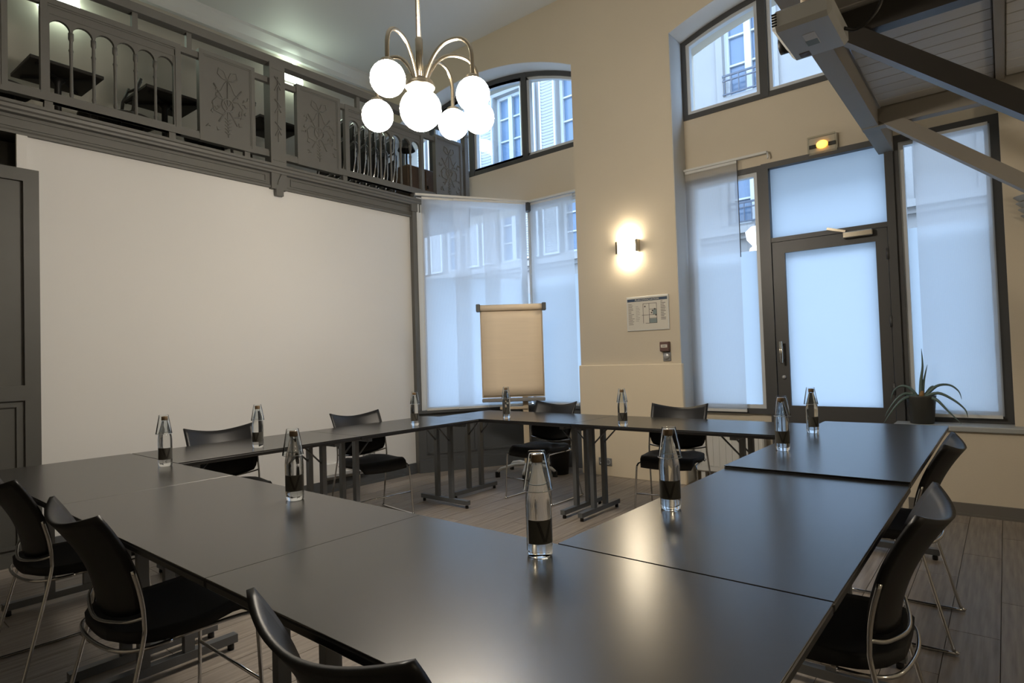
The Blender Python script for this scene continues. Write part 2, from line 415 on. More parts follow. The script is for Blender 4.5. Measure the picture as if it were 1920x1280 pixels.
tag(MB().cbox(-1.02, -.80, YW-.115, YW-.055, 2.165, 2.215, .006).beam((-1.0, YW-.085, 2.225), (-1.14, YW-.085, 2.27), .012, .02).build('door_closer', 'brass_chrome', d, True), 'metal overhead door closer')
for hz in (2.0, 1.45, .9):
    MB().tube([(-.705, YW-.065, hz-.045), (-.705, YW-.065, hz+.045)], .012, 8).build('hinge', 'dark_frame', d, True)
# low grey panelling under the bay
P0, P1 = Vector((-5.05, 4.52, 0)), Vector((-4.40, 5.66, 0)); dv = (P1-P0).normalized(); nv = Vector((dv.y, -dv.x, 0))
bw = window('window_6', 'tall part-frosted canted window behind the sheer panels at the corner', .0, 1.33, .66, 3.10, [], .025, y=0, frost_to=2.19, fmat='sash_white')
bw.location = (-5.115, 4.555, 0); bw.rotation_euler = (0, 0, math.atan2(dv.y, dv.x))
bp_ = sgroup('wall_bay_panelling', (0,0,0), 'dark grey panelled dado under the bay windows')
def vb(m, a, b, off, th, z0, z1):
    c = P0 + dv*(a+b)/2 + nv*(off+th/2); m.obox((c.x, c.y, (z0+z1)/2), dv*(b-a)/2, nv*th/2, (0,0,(z1-z0)/2)); return m
Lc = (P1-P0).length
vb(MB(), -.05, Lc, -.06, .06, 0, .66).build('dado', 'baseboard_grey', bp_)
for a, b in ((.04, .62), (.70, 1.28)):
    m = MB()
    vb(m, a, b, 0, .012, .20, .225); vb(m, a, b, 0, .012, .60, .625); vb(m, a, a+.025, 0, .012, .20, .625); vb(m, b-.025, b, 0, .012, .20, .625)
    m.build('panel_moulding', 'baseboard_grey', bp_)
vb(vb(MB(), -.05, Lc+.02, 0, .018, 0, .12), -.05, Lc+.02, 0, .012, .12, .15).build('skirting', 'baseboard_grey', bp_)
vb(MB(), -.05, Lc+.02, -.07, .11, .66, .69).build('ledge', 'baseboard_grey', bp_)
MB().box(-4.43, -3.535, 5.62, 5.74, 0, .66).box(-4.43, -3.535, 5.59, 5.74, .66, .69).build('dado', 'baseboard_grey', bp_)
po = sgroup('post_bay', (0,0,0), 'grey square post at the end of the white wall')
MB().box(XL-.02, XL+.05, 4.47, 4.60, 0, 3.05).build('post', 'grey_wood', po)
MB().box(XL-.02, XL+.06, 4.45, 4.64, 2.93, 3.06).build('capital', 'grey_wood', po)
MB().box(XL+.02, XL+.055, 4.60, 4.635, .69, 2.93).build('batten', 'wall_beige', po)

# ------------------------------------------------------------------ gallery fascia and balustrade
fa = sgroup('gallery_beam', (0,0,0), 'dark grey moulded beam edging the gallery')
MB().box(XL-.04, XL+.02, -.5, 4.66, 2.87, 3.06).build('fascia', 'grey_wood', fa)
MB().box(XL-.04, XL+.02, 4.66, YF, 2.89, 3.06).build('fascia', 'grey_wood', fa)
prof = [(0, 3.0), (.035, 3.005), (.04, 3.02), (.055, 3.03), (.06, 3.05), (.075, 3.055), (.075, 3.075), (-.05, 3.075), (-.05, 3.06)]
MB().prism([(XL+.02+x, z) for x, z in prof], -.5, 4.64).build('cap_moulding', 'grey_wood', fa)
MB().prism([(XL+.02, 2.868), (XL+.035, 2.868), (XL+.035, 2.885), (XL+.025, 2.90), (XL+.02, 2.90)], -.5, 4.64).build('lower_moulding', 'grey_wood', fa)
for a, b in ((.5, 2.76), (3.0, 4.60)):
    m = MB()
    for z0, z1 in ((2.915, 2.925), (2.975, 2.985)): m.box(XL+.02, XL+.03, a, b, z0, z1)
    for y0 in (a, b-.01): m.box(XL+.02, XL+.03, y0, y0+.01, 2.925, 2.975)
    m.build('panel_bead', 'grey_wood', fa)

bal = thing('gallery_balustrade', 'dark grey carved wooden balustrade along the gallery edge', 'balustrade', (XL, 2.9, 3.06))
BX = XL-.01
def bpart(name, m, mat='grey_wood', lab=None): return tag(m.build(name, mat, bal, True), lab)
bpart('top_rail', MB().box(BX-.045, BX+.045, -.5, YF, 4.025, 4.055).box(BX-.035, BX+.035, -.5, YF, 4.055, 4.10))
bpart('lower_rail', MB().box(BX-.03, BX+.03, -.5, YF-.06, 3.155, 3.205).box(BX-.02, BX+.022, -.5, YF-.06, 3.205, 3.222))
bpart('upper_rail', MB().box(BX-.02, BX+.02, -.5, YF-.06, 3.845, 3.895))
for y in (.98, 1.72, 3.8, 2.12, 4.78): bpart('block', MB().box(BX-.02, BX+.02, y-.02, y+.02, 3.895, 4.025))
for y in (.6, 1.17, 1.98, 2.6, 3.62, 4.55): bpart('block', MB().box(BX-.02, BX+.02, y-.025, y+.025, 3.06, 3.155))
def post(y0, y1):
    p = bpart('post', MB().box(BX-.05, BX+.06, y0, y1, 2.86, 4.03).box(BX-.05, BX+.065, y0-.006, y1+.006, 3.03, 3.08))
    yc = (y0+y1)/2
    m = MB().box(BX+.03, BX+.07, yc-.035, yc+.035, 2.80, 2.87)
    m.build('drop_finial', 'grey_wood', p).location = -bal.location
    m = MB()
    for z0, z1 in ((3.12, 3.125), (3.97, 3.975)): m.box(BX+.06, BX+.066, y0+.02, y1-.02, z0, z1)
    for t in (.0, .35, .7):
        z = 3.35+t*.6
        m.tube([(BX+.062, yc-.03, z), (BX+.07, yc, z+.06), (BX+.062, yc+.03, z+.02)], .006, 6)
        m.tube([(BX+.062, yc+.03, z+.07), (BX+.07, yc, z+.1), (BX+.062, yc-.03, z+.13)], .006, 6)
    m.tube([(BX+.064, yc, 3.3), (BX+.066, yc, 3.9)], .005, 6)
    m.tube([(BX+.064, yc-.02, 2.9), (BX+.07, yc, 2.96), (BX+.064, yc+.02, 3.0)], .006, 6)
    m.build('carving', 'grey_wood', p).location = -bal.location
post(2.80, 2.95)
bpart('end_post', MB().box(BX-.03, BX+.04, 5.375, 5.44, 3.06, 4.03))
def frame_rect(m, y0, y1, z0, z1, w, x0, x1):
    m.box(x0, x1, y0, y0+w, z0, z1).box(x0, x1, y1-w, y1, z0, z1).box(x0, x1, y0+w, y1-w, z0, z0+w).box(x0, x1, y0+w, y1-w, z1-w, z1)
def carved(y0, y1, seed):
    z0, z1 = 3.15, 3.925; yc = (y0+y1)/2; x = BX+.024
    m = MB().box(BX-.012, x, y0+.01, y1-.01, z0+.01, z1-.01)
    p = bpart('carved_panel', m)
    m = MB(); frame_rect(m, y0, y1, z0, z1, .034, BX-.02, BX+.034); frame_rect(m, y0+.034, y1-.034, z0+.034, z1-.034, .010, BX-.01, BX+.029)
    m.build('panel_frame', 'grey_wood', p).location = -bal.location
    rnd = random.Random(seed); m = MB()
    def T(pts, r=.006, tp=None): m.tube([(x+.002, yc+a, 3.53+b) for a, b in pts], r, 6, taper=tp)
    for sgn in (-1, 1):   # ribbon bow, staffs, sprigs
        T([(0, .20), (sgn*.03, .27), (sgn*.075, .285), (sgn*.085, .235), (sgn*.045, .205), (0, .20)], .006)
        T([(0, .20), (sgn*.03, .16), (sgn*.055, .10), (sgn*.09, .07)], .005)
        T([(sgn*.12, .14), (sgn*.05, .04), (-sgn*.08, -.18)], .007)
        T([(sgn*.02, .02), (sgn*.09, .03), (sgn*.13, -.02), (sgn*.12, -.09), (sgn*.05, -.11), (0, -.07)], .007)
        for q in range(9):
            a0 = rnd.uniform(.09, .17)*sgn; b0 = rnd.uniform(-.24, .12); an = rnd.uniform(0, 2*PI); l = rnd.uniform(.02, .035)
            T([(a0, b0), (a0+l*.6*math.cos(an), b0+l*math.sin(an)), (a0+l*1.3*math.cos(an+.6), b0+1.3*l*math.sin(an+.6))], .009, (.4, 1, .3))
    T([(0, .22), (0, 0), (0, -.30)], .008, (.8, 1, .6))
    T([(.05*math.cos(t*PI/6), -.02+.055*math.sin(t*PI/6)) for t in range(13)], .009)
    for q in range(5): T([(0, -.15-.03*q), (.03, -.135-.03*q)], .008, (1, .3)); T([(0, -.15-.03*q), (-.03, -.135-.03*q)], .008, (1, .3))
    m.build('carving', 'grey_wood', p).location = -bal.location
for i, (a, b) in enumerate(((.40, .945), (2.19, 2.672), (3.085, 3.568), (4.88, 5.335))): carved(a, b, i)
def balusters(y0, y1, n):
    m = MB(); frame_rect(m, y0, y1, 3.155, 3.90, .042, BX-.02, BX+.026); frame_rect(m, y0+.042, y1-.042, 3.155+.042, 3.80, .012, BX-.012, BX+.018)
    p = bpart('baluster_frame', m)
    a, b = y0+.045, y1-.045; w = (b-a)/n; R = w/2-.008
    m = MB()
    for i in range(n):   # arcade with round-headed openings
        c = a+w*(i+.5); pts = [(c-w/2, 3.70), (c-R, 3.70)] + [(c-R*math.cos(math.radians(t*18)), 3.70+R*1.0*math.sin(math.radians(t*18))) for t in range(1, 11)] + [(c+w/2, 3.70), (c+w/2, 3.86), (c-w/2, 3.86)]
        top = [(c-R*math.cos(math.radians(t*18)), 3.70+R*math.sin(math.radians(t*18))) for t in range(11)]
        for (ya, za), (yb, zb) in zip(top, top[1:]):
            m.add([(BX-.014, ya, za), (BX-.014, yb, zb), (BX-.014, yb, 3.86), (BX-.014, ya, 3.86), (BX+.014, ya, za), (BX+.014, yb, zb), (BX+.014, yb, 3.86), (BX+.014, ya, 3.86)],
                  [(0,1,2,3),(7,6,5,4),(0,4,5,1),(3,2,6,7)])
        m.box(BX-.014, BX+.014, c-w/2, c-R, 3.70, 3.86).box(BX-.014, BX+.014, c+R, c+w/2, 3.70, 3.86)
    m.build('arcade', 'grey_wood', p).location = -bal.location
    pr = [(0, 0), (.017, 0), (.017, .02), (.011, .03), (.015, .05), (.012, .07), (.0105, .25), (.013, .36), (.017, .37), (.012, .385), (.011, .44), (.018, .455), (.018, .50), (0, .50)]
    for i in range(1, n):
        bpart('baluster', MB().lathe(pr, 8, (BX, a+w*i, 3.20)))
balusters(1.125, 2.05, 6); balusters(3.63, 4.70, 7)

# grey panelled cupboard door at the far end of the screen wall
cu = thing('cupboard', 'tall dark grey panelled cupboard beside the white wall', 'cupboard', (XL+.09, .4, 0))
MB().box(XL+.032, XL+.085, -.6, 1.078, 0, 2.60).build('carcass', 'grey_door', cu, True)
cd_ = MB(); frame_rect(cd_, -.05, 1.085, 0.0, 2.615, .085, XL+.085, XL+.125); cd_.box(XL+.085, XL+.125, .035, 1.0, 1.07, 1.17)
dr = cd_.build('door', 'grey_door', cu, True)
m = MB().box(XL+.085, XL+.10, .035, 1.0, 1.17, 2.53); o = m.build('upper_panel', 'grey_door', dr); o.location = -cu.location
m = MB(); frame_rect(m, .055, .975, .11, 1.05, .02, XL+.095, XL+.122); m.box(XL+.085, XL+.108, .035, 1.0, .085, 1.07); o = m.build('lower_panel', 'grey_door', dr); o.location = -cu.location

# ------------------------------------------------------------------ second gallery's underside at the upper right
so = sgroup('soffit', (0,0,0), 'pale planked underside of the upper right gallery')
MB().box(-.60, XR, -.6, 5.0, 2.975, 3.1).build('slab', 'beam_paint', so)
yy = 4.97; src = {}
while yy > .6:
    for a, b in ((-.62, .018), (.072, 1.6)):
        if (a, b) not in src:
            src[(a, b)] = MB().cbox(a, b, -.13, 0, 2.955, 2.98, .005).build('plank', 'plank_paint', so); src[(a, b)].location = (0, yy, 0)
        else:
            c = src[(a, b)].copy(); COL.objects.link(c); c.location = (0, yy, 0)
    yy -= .133
MB().box(.022, .068, .6, 4.97, 2.935, 2.975).build('batten', 'beam_paint', so)
MB().box(-.62, XR, 4.97, 5.06, 2.90, 2.99).build('edge_board', 'beam_paint', so)
tr = sgroup('beam_truss', (0,0,0), 'taupe painted timber brackets carrying the upper right gallery')
MB().box(-.74, -.635, -.6, 5.72, 2.825, 3.0).build('long_beam', 'beam_paint', tr)
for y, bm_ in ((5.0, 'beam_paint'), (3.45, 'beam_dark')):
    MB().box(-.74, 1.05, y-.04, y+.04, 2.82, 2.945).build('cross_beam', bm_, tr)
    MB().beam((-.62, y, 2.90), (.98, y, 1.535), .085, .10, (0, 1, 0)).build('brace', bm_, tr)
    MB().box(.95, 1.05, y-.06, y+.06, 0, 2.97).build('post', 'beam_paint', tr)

# ------------------------------------------------------------------ street outside
YS = 13.0
st = struct('street', MB().box(-32, 14, YB, YS, -.3, -.15), 'asphalt')
bl = thing('town_building', 'pale stone town building across the street with shuttered windows', 'building', (-6, YS, -.15))
wm = MB(); ww, gaps = 1.0, []
cx = [-15.0+2.2*i for i in range(9)]
rows = [(3.95, 5.55), (6.75, 8.75)]
edges = [-30] + [e for c in cx for e in (c-ww/2, c+ww/2)] + [12]
for a, b in zip(edges[::2], edges[1::2]): wm.box(a, b, YS, YS+.5, 0, 9.5)
for c in cx:
    for z0, z1 in ((0, rows[0][0]), (rows[0][1], rows[1][0]), (rows[1][1], 9.5)): wm.box(c-ww/2, c+ww/2, YS, YS+.5, z0, z1)
wm.build('wall', 'stone', bl, True)
MB().box(-30, 12, YS-.25, YS, 3.72, 3.86).box(-30, 12, YS-.12, YS, 3.62, 3.72).build('cornice', 'stone', bl, True)
MB().box(-30, 12, YS-.12, YS, 6.42, 6.55).build('string_course', 'stone', bl, True)
MB().box(-30, 12, YS-.03, YS, 0, 3.0).build('shopfront', 'shop_dark', bl, True)
for c in cx:
    for z0, z1 in rows:
        m = MB(); outer = [(c-ww/2, z0), (c+ww/2, z0), (c+ww/2, z1), (c-ww/2, z1)]
        m.ring(outer, [(c-ww/2+.09, z0+.08), (c+ww/2-.09, z0+.08), (c+ww/2-.09, z1-.08), (c-ww/2+.09, z1-.08)], YS+.12, YS+.22)
        m.box(c-.07, c+.07, YS+.10, YS+.22, z0+.05, z1-.05)
        for t in (.36, .68): m.box(c-ww/2+.05, c+ww/2-.05, YS+.14, YS+.2, z0+(z1-z0)*t-.02, z0+(z1-z0)*t+.02)
        wf = m.build('window', 'shutter_white', bl, True)
        MB().box(c-ww/2+.02, c+ww/2-.02, YS+.2, YS+.23, z0+.02, z1-.02).build('pane', 'facade_glass', wf).location = -bl.location
        MB().ring([(c-ww/2-.14, z0-.1), (c+ww/2+.14, z0-.1), (c+ww/2+.14, z1+.16), (c-ww/2-.14, z1+.16)], outer, YS-.05, YS).build('surround', 'stone', wf).location = -bl.location
        if c < -7:
            for sx in (c-ww/2-.52, c+ww/2+.02):
                m = MB(); m.ring([(sx, z0), (sx+.5, z0), (sx+.5, z1), (sx, z1)], [(sx+.05, z0+.06), (sx+.45, z0+.06), (sx+.45, z1-.06), (sx+.05, z1-.06)], YS-.12, YS-.06)
                nz = 22
                for q in range(nz):
                    zz = z0+.08+(z1-z0-.16)*q/nz; m.obox((sx+.25, YS-.09, zz+.03), (.2, 0, 0), (0, .02, -.022), (0, .004, .005))
                m.build('shutter', 'shutter_white', wf).location = -bl.location
        else:
            m = MB().box(c-ww/2, c+ww/2, YS-.10, YS-.07, z0+.42, z0+.46).box(c-ww/2, c+ww/2, YS-.10, YS-.07, z0+.02, z0+.05).box(c-ww/2, c+ww/2, YS-.10, YS-.07, z0+.32, z0+.345)
            for q in range(7): xx = c-ww/2+.04+q*(ww-.08)/6; m.box(xx-.01, xx+.01, YS-.095, YS-.075, z0+.02, z0+.44)
            m.build('railing', 'iron', wf).location = -bl.location
sl = thing('sconce_reflection', 'warm glowing globe standing in for the wall lamp reflected in the glass', 'reflection', (-3.83, YS-.40, 3.62))  # made-up globe outside, stands in for the pillar sconce mirrored in the pane
MB().lathe([(0, -.26), (.08, -.24), (.19, -.11), (.21, .05), (.10, .15), (0, .16)], 14).build('reflection_globe', 'reflection_glow', sl)
MB().beam((0, 0, .2), (0, .35, .25), .04, .04).build('bracket', 'iron', sl)  # invented arm, only holds the reflection stand-in

# ------------------------------------------------------------------ tables
TT, TH = .74, .028
def table(label, x0, x1, y0, y1, along, legs, top=TT):
    cx_, cy_ = (x0+x1)/2, (y0+y1)/2
    t = thing('folding_table', label, 'table', (cx_, cy_, 0), 0, 'dark folding tables set in a hollow square')
    MB().cbox(x0, x1, y0, y1, top-.004, top, .0008).build('tabletop', 'table_laminate', t, True)
    MB().cbox(x0, x1, y0, y1, top-TH, top-.003, .006).build('edge_band', 'table_edge', t, True)
    zt = top-TH
    for L_ in legs:
        m = MB(); B = (cy_ if along == 'x' else cx_)
        def bx(a0, a1, b0, b1, z0, z1):      # a along the table, b across
            if along == 'x': m.box(a0, a1, b0, b1, z0, z1)
            else: m.box(b0, b1, a0, a1, z0, z1)
        bx(L_-.02, L_+.02, B-.285, B+.285, .03, .065)
        bx(L_-.02, L_+.02, B-.26, B+.26, zt-.03, zt)
        for s_ in (-1, 1): bx(L_-.016, L_+.016, B+s_*.085-.02, B+s_*.085+.02, .065, zt-.03)
        lg = m.build('leg_frame', 'leg_metal', t, True)
        inner = 1 if L_ < (cx_ if along == 'x' else cy_) else -1
        for s_ in (-1, 1):
            if along == 'x': p, q = (L_, B+s_*.085, zt-.17), (L_+inner*.16, B+s_*.085, zt-.01)
            else: p, q = (B+s_*.085, L_, zt-.17), (B+s_*.085, L_+inner*.16, zt-.01)
            o = MB().tube([p, q], .006, 6).build('brace', 'leg_metal', lg); o.location = -t.location
            c0, c1 = (B+s_*.265-.014, B+s_*.265+.014)
            mm = MB().lathe([(0, 0), (.014, 0), (.014, .02), (.008, .03), (0, .03)], 10, (L_, B+s_*.262, 0) if along == 'x' else (B+s_*.262, L_, 0))
            o = mm.build('foot', 'black_plastic', lg); o.location = -t.location
    return t
table('dark table by the cupboard, two chair backs along its near side', -4.15, -2.829, .645, 1.335, 'x', (-4.03, -2.895))
table('dark table with one bottle, left of the near middle table', -2.828, -1.5195, .645, 1.335, 'x', (-2.70, -1.64))
table('nearest dark table, at the bottom of the picture', -1.518, -.287, .645, 1.335, 'x', (-1.40, -.42))
table('dark table nearest the white wall, with a chair tucked behind it', -4.14, -3.468, 1.341, 2.528, 'y', (1.47, 2.39))
table('dark table along the white wall, next to the bay post', -4.13, -3.47, 2.533, 3.742, 'y', (2.66, 3.63))
table('short dark table in front of the flip chart', -3.97, -2.548, 3.746, 4.42, 'x', (-3.86, -2.68))
table('long dark table in front of the plinth and glazed door', -2.543, -.975, 3.746, 4.42, 'x', (-2.52, -1.36))
table('dark table on the window side, right of the near middle table', -.965, -.287, 1.341, 2.60, 'y', (1.47, 2.45))
table('raised dark table under the potted plant', -.970, -.287, 2.603, 4.50, 'y', (2.75, 4.25), .752)

# ------------------------------------------------------------------ chairs
def make_chair(label):
    t = thing('stacking_chair', label, 'chair', (0,0,0), 0, 'black shell chairs around the tables')
    def back(u, v):
        U = 2*u-1
        zb = .485+.035*U*U; zt_ = .84-.040*(1-abs(U)**1.8)
        z = zb+(zt_-zb)*v
        hw = (.213+.013*v)*(1-.10*max(0, (.18-v)/.18)**2)
        y = .118*(1-v**1.9) - .052*(1-U*U)*(.65+.35*v) + .006
        return (U*hw, y, z), (-U*.35, 1, .22*v)
    MB().sheet(back, 18, 12, .014).build('backrest', 'chair_black', t)
    def seat(u, v):
        U = 2*u-1; y = .062+.423*v
        hw = .20+.022*math.sin(PI*min(1, v*1.15))
        hw *= math.sqrt(max(0, 1-.72*max(0, (.22-v)/.22)**2.2)) * (1-.06*max(0, (v-.88)/.12)**2)
        z = .444+.010*U*U - .012*math.sin(PI*v) + .010*max(0, (v-.55)/.45) - .055*max(0, (v-.78)/.22)**2
        return (U*hw, y, z), (0, .15*(v-.5), 1)
    MB().sheet(seat, 14, 14, .034).build('seat', 'chair_fabric', t)
    for s_ in (-1, 1):
        p = [(s_*.223, .094, .66), (s_*.223, .114, .58), (s_*.226, .122, .50), (s_*.230, .112, .42), (s_*.250, .022, .06), (s_*.252, .010, .02), (s_*.252, .03, .008),
             (s_*.252, .44, .008), (s_*.250, .468, .02), (s_*.246, .472, .06), (s_*.226, .468, .36), (s_*.220, .455, .405), (s_*.212, .42, .418), (s_*.205, .20, .418)]
        MB().tube(smooth(p, 4), .0068, 8).build('side_frame', 'chrome', t)
    MB().tube([(-.238, .470, .19), (.238, .470, .19)], .0058, 8).build('stretcher', 'chrome', t)
    MB().tube(smooth([(-.222, .20, .420), (-.214, .12, .420), (-.155, .066, .420), (0, .046, .420), (.155, .066, .420), (.214, .12, .420), (.222, .20, .420)]), .0062, 8).build('seat_rail', 'chrome', t)
    MB().tube(smooth([(-.226, .120, .515), (-.16, .088, .497), (0, .062, .480), (.16, .088, .497), (.226, .120, .515)]), .0058, 8).build('back_rail', 'chrome', t)
    return t
ch0 = make_chair('black shell chair cut off by the bottom edge, nearest of all chairs')
ch0.location = (-.867, .538, 0)
R = math.radians
for x, y, a, lab in ((-2.226, .552, 0, 'black shell chair between the nearest chair and the one by the cupboard'),
                     (-3.20, .552, 0, 'black shell chair standing by the dark cupboard'),
                     (-.172, 1.951, 90, 'nearer of the two black chairs on the window side of the square'),
                     (-.200, 3.234, 90, 'farther of the two black chairs on the window side, near the sill'),
                     (-4.29, 1.934, -98, 'black chair against the white wall, nearer the cupboard'),
                     (-4.268, 3.054, -97, 'black chair against the white wall, nearer the bay post'),
                     (-3.228, 4.54, 180, 'black chair in front of the flip chart'),
                     (-2.06, 4.612, 189.8, 'black chair in front of the beige plinth')):
    copy_tree(ch0, None, (x, y, 0), R(a), lab)

# ------------------------------------------------------------------ bottles and tumblers
BOT = [(0, 0.002), (.012, .001), (.028, 0), (.0325, .004), (.0335, .02), (.0335, .135), (.0325, .15), (.0290, .172), (.0235, .195), (.0175, .218), (.0140, .232), (.0135, .238), (.0135, .246), (0, .246)]
def make_bottle(label):
    t = thing('water_bottle', label, 'bottle', (0,0,0), 0, 'glass water bottles on the tables')
    MB().lathe(BOT, 24).build('bottle', 'bottle_glass', t)
    MB().lathe([(0, .239), (.0150, .239), (.0155, .242), (.0155, .257), (.0145, .259), (0, .259)], 18).build('cap', 'cap_brown', t)
    m = MB(); n = 16; a0, a1 = -1.35, 1.35
    vs = []; fs = []
    for i in range(n+1):
        a = a0+(a1-a0)*i/n
        for z in (.036, .096): vs.append((.0341*math.sin(a), -.0341*math.cos(a), z))
    for i in range(n): fs.append((2*i, 2*i+2, 2*i+3, 2*i+1))
    o = m.add(vs, fs, True).build('label', 'label_grey', t, recalc=False)
    mk = MB()
    for s_ in (-1, 1):
        pts = [(s_*.5, .092), (s_*.03, .041)]
        vs = []
        for q in range(7):
            a = pts[0][0]+(pts[1][0]-pts[0][0])*q/6; z = pts[0][1]+(pts[1][1]-pts[0][1])*q/6
            for da in (-.11, .11): vs.append((.0345*math.sin(a+da), -.0345*math.cos(a+da), z))
        mk.add(vs, [(2*i, 2*i+1, 2*i+3, 2*i+2) for i in range(6)], True)
    mk.build('letter_mark', 'label_mark', o, recalc=False)
    return t
GL = [(.0385, .168), (.0390, .1695), (.0225, .266), (.0215, .268), (0, .268), (0, .2615), (.0195, .2615), (.0208, .258), (.0372, .170)]
def make_tumbler(label):
    t = thing('tumbler', label, 'drinking glass', (0,0,0), 0, 'tumblers upturned over the bottle necks')
    MB().lathe([(r, z-.168) for r, z in GL[:5]] + [(r, z-.168) for r, z in GL[5:]], 24, closed=True).build('bowl', 'tumbler_glass', t)
    MB().tube([(.0385*math.cos(k*PI/12), .0385*math.sin(k*PI/12), .0012) for k in range(24)], .0010, 6, True).build('rim', 'glass_rim', t)
    return t
spots = [(-.948, 1.236, 62, 0, 'the nearest bottle, at the inner edge of the nearest table'),
         (-2.099, 1.225, 60, -.004, 'the bottle on the table left of the near middle one'),
         (-3.433, 1.267, 80, -.005, 'the leftmost bottle, on the table by the cupboard'),
         (-3.643, 1.883, 40, 0, 'the bottle in front of the first chair at the white wall'),
         (-3.635, 3.168, 70, .005, 'the bottle in front of the bay post'),
         (-3.277, 3.874, 10, 0, 'the bottle in front of the flip chart'),
         (-2.129, 3.798, 30, 0, 'the bottle in front of the beige plinth'),
         (-.868, 1.845, 22, .003, 'the bottle midway down the window-side table'),
         (-.870, 3.135, 18, .004, 'the nearer of two bottles on the raised table'),
         (-.900, 3.864, 50, -.004, 'the farther of two bottles on the raised table')]
b0 = t0 = None
for x, y, a, dx, where in spots:
    z = .752 if (x > -.97 and y > 2.6) else .74
    lb, lg = 'clear water bottle, ' + where, 'upturned tumbler over ' + where
    if b0 is None: b0 = make_bottle(lb); b0.location = (x, y, z); b0.rotation_euler = (0,0,R(a)); t0 = make_tumbler(lg); t0.location = (x, y, z+.1675)
    else:
        copy_tree(b0, None, (x, y, z), R(a), lb); copy_tree(t0, None, (x+dx*.77, y+dx*.64, z+.1675), 0, lg)

# ------------------------------------------------------------------ chandelier
CX, CY, CZ = -2.535, 2.317, 2.80
c = thing('chandelier', 'chrome chandelier with white glowing glass globes over the tables', 'chandelier', (CX, CY, CZ))
MB().lathe([(0, .0), (.015, 0), (.015, 2.38), (.05, 2.385), (.05, 2.40), (0, 2.40)], 14).lathe([(.0, .0), (.022, .0), (.022, .30), (.016, .31)], 14).build('rod', 'brass_chrome', c)
MB().lathe([(0, .0), (.05, .010), (.084, .014), (.086, .022), (.076, .028), (.081, .036), (.076, .048), (.04, .062), (.026, .08), (0, .08)], 24).build('hub', 'brass_dark', c)
MB().lathe([(0, -.005), (.035, -.004), (.035, -.03), (0, -.03)], 18).build('globe_cap', 'brass_chrome', c)
def sphere_prof(r, zc, n=14): return [(0, zc-r)] + [(r*math.sin(PI*i/n), zc-r*math.cos(PI*i/n)) for i in range(1, n)] + [(0, zc+r)]
MB().lathe(sphere_prof(.119, -.110), 28).build('globe', 'globe_glow', c)
for gx, gy, gz in ((-2.444, 2.008, 2.735), (-2.837, 2.246, 2.72), (-2.202, 2.402, 2.705), (-2.579, 2.625, 2.705), (-2.372, 2.632, 2.69)):
    dx, dy = gx-CX, gy-CY; rr = math.hypot(dx, dy); ux, uy = dx/rr, dy/rr; gz -= CZ
    topz = gz+.0925
    pts = [(.018, .02), (.035, .09), (.075, .20), (.125, .275), (.185, .305), (.25, .295), (.29, .25), (.308, .19)]
    sc = rr/.312
    hh = (topz+.03)
    path = [(ux*a*sc, uy*a*sc, .02+(b-.02)*.78) for a, b in pts] + [(ux*rr, uy*rr, .10), (ux*rr, uy*rr, topz)]
    ar = MB().tube(smooth(path, 4), .0115, 10).build('arm', 'brass_chrome', c)
    MB().lathe([(0, .018), (.02, .016), (.036, .008), (.038, -.012), (.034, -.016), (0, -.016)], 18, (dx, dy, topz)).build('globe_cap', 'brass_chrome', ar)
    MB().lathe(sphere_prof(.0925, 0), 24, (dx, dy, gz)).build('globe', 'globe_glow', ar)

# ------------------------------------------------------------------ things on the pillar and around the glazing
n = 12
def halfcyl(r, z0, z1, d):
    m = MB(); vs = []; fs = []
    for i in range(n+1):
        a = PI*i/n
        for z in (z0, z1): vs.append((r*math.cos(a), -.02-d*math.sin(a), z))
    for i in range(n): fs.append((2*i, 2*i+1, 2*i+3, 2*i+2))
    return m.add(vs, fs, True)
def wall_sconce(label, loc, rz):
    s = thing('wall_sconce', label, 'wall lamp', loc, rz)
    halfcyl(.095, -.115, .115, .085).build('glass_shade', 'sconce_glow', s, recalc=False)
    for sx in (-1, 1): MB().box(sx*.112-.012, sx*.112+.012, -.06, 0, -.065, .06).build('bracket', 'brass_chrome', s)
    MB().box(-.11, .11, -.012, 0, -.06, .055).build('back_plate', 'brass_chrome', s)
wall_sconce('lit half-round wall lamp on the beige pillar', (-2.905, YF, 2.335), 0)
wall_sconce('half-round fill lamp added out of view on the side wall beyond the right gallery posts', (XR, 4.2, 2.2), -PI/2)  # added unseen, to fill light on the right floor and wall
wall_sconce('half-round fill lamp added out of view on the side wall behind the camera', (XR, 1.2, 2.2), -PI/2)  # second added fill lamp, also out of view
p = thing('evacuation_plan', 'framed evacuation floor plan on the beige pillar', 'sign', (-2.723, YF, 1.65))
MB().cbox(-.228, .228, -.014, 0, -.172, .172, .004).build('frame', 'white_plastic', p)
MB().box(-.215, .215, -.016, -.013, -.160, .160).build('sheet', 'sign_white', p)
MB().box(-.215, .215, -.0172, -.0158, .122, .150).build('title_bar', 'sign_blue', p)
tx = bpy.data.curves.new('title', 'FONT'); tx.body = "PLAN D'ÉVACUATION"; tx.size = .026; tx.align_x = 'CENTER'; tx.extrude = .0003
tmp = bpy.data.objects.new('title_text', tx); COL.objects.link(tmp); bpy.context.view_layer.update()
tme = bpy.data.meshes.new_from_object(tmp.evaluated_get(bpy.context.evaluated_depsgraph_get())); bpy.data.objects.remove(tmp)
to = bpy.data.objects.new('title_lettering', tme); COL.objects.link(to); to.parent = p; to.location = (0, -.0178, .127); to.rotation_euler = (PI/2, 0, 0); tme.materials.clear(); tme.materials.append(MATS['sign_white'])
m = MB()
def ink(x0, x1, z0, z1): m.box(x0, x1, -.0168, -.0158, z0, z1)
rr_ = random.Random(3)
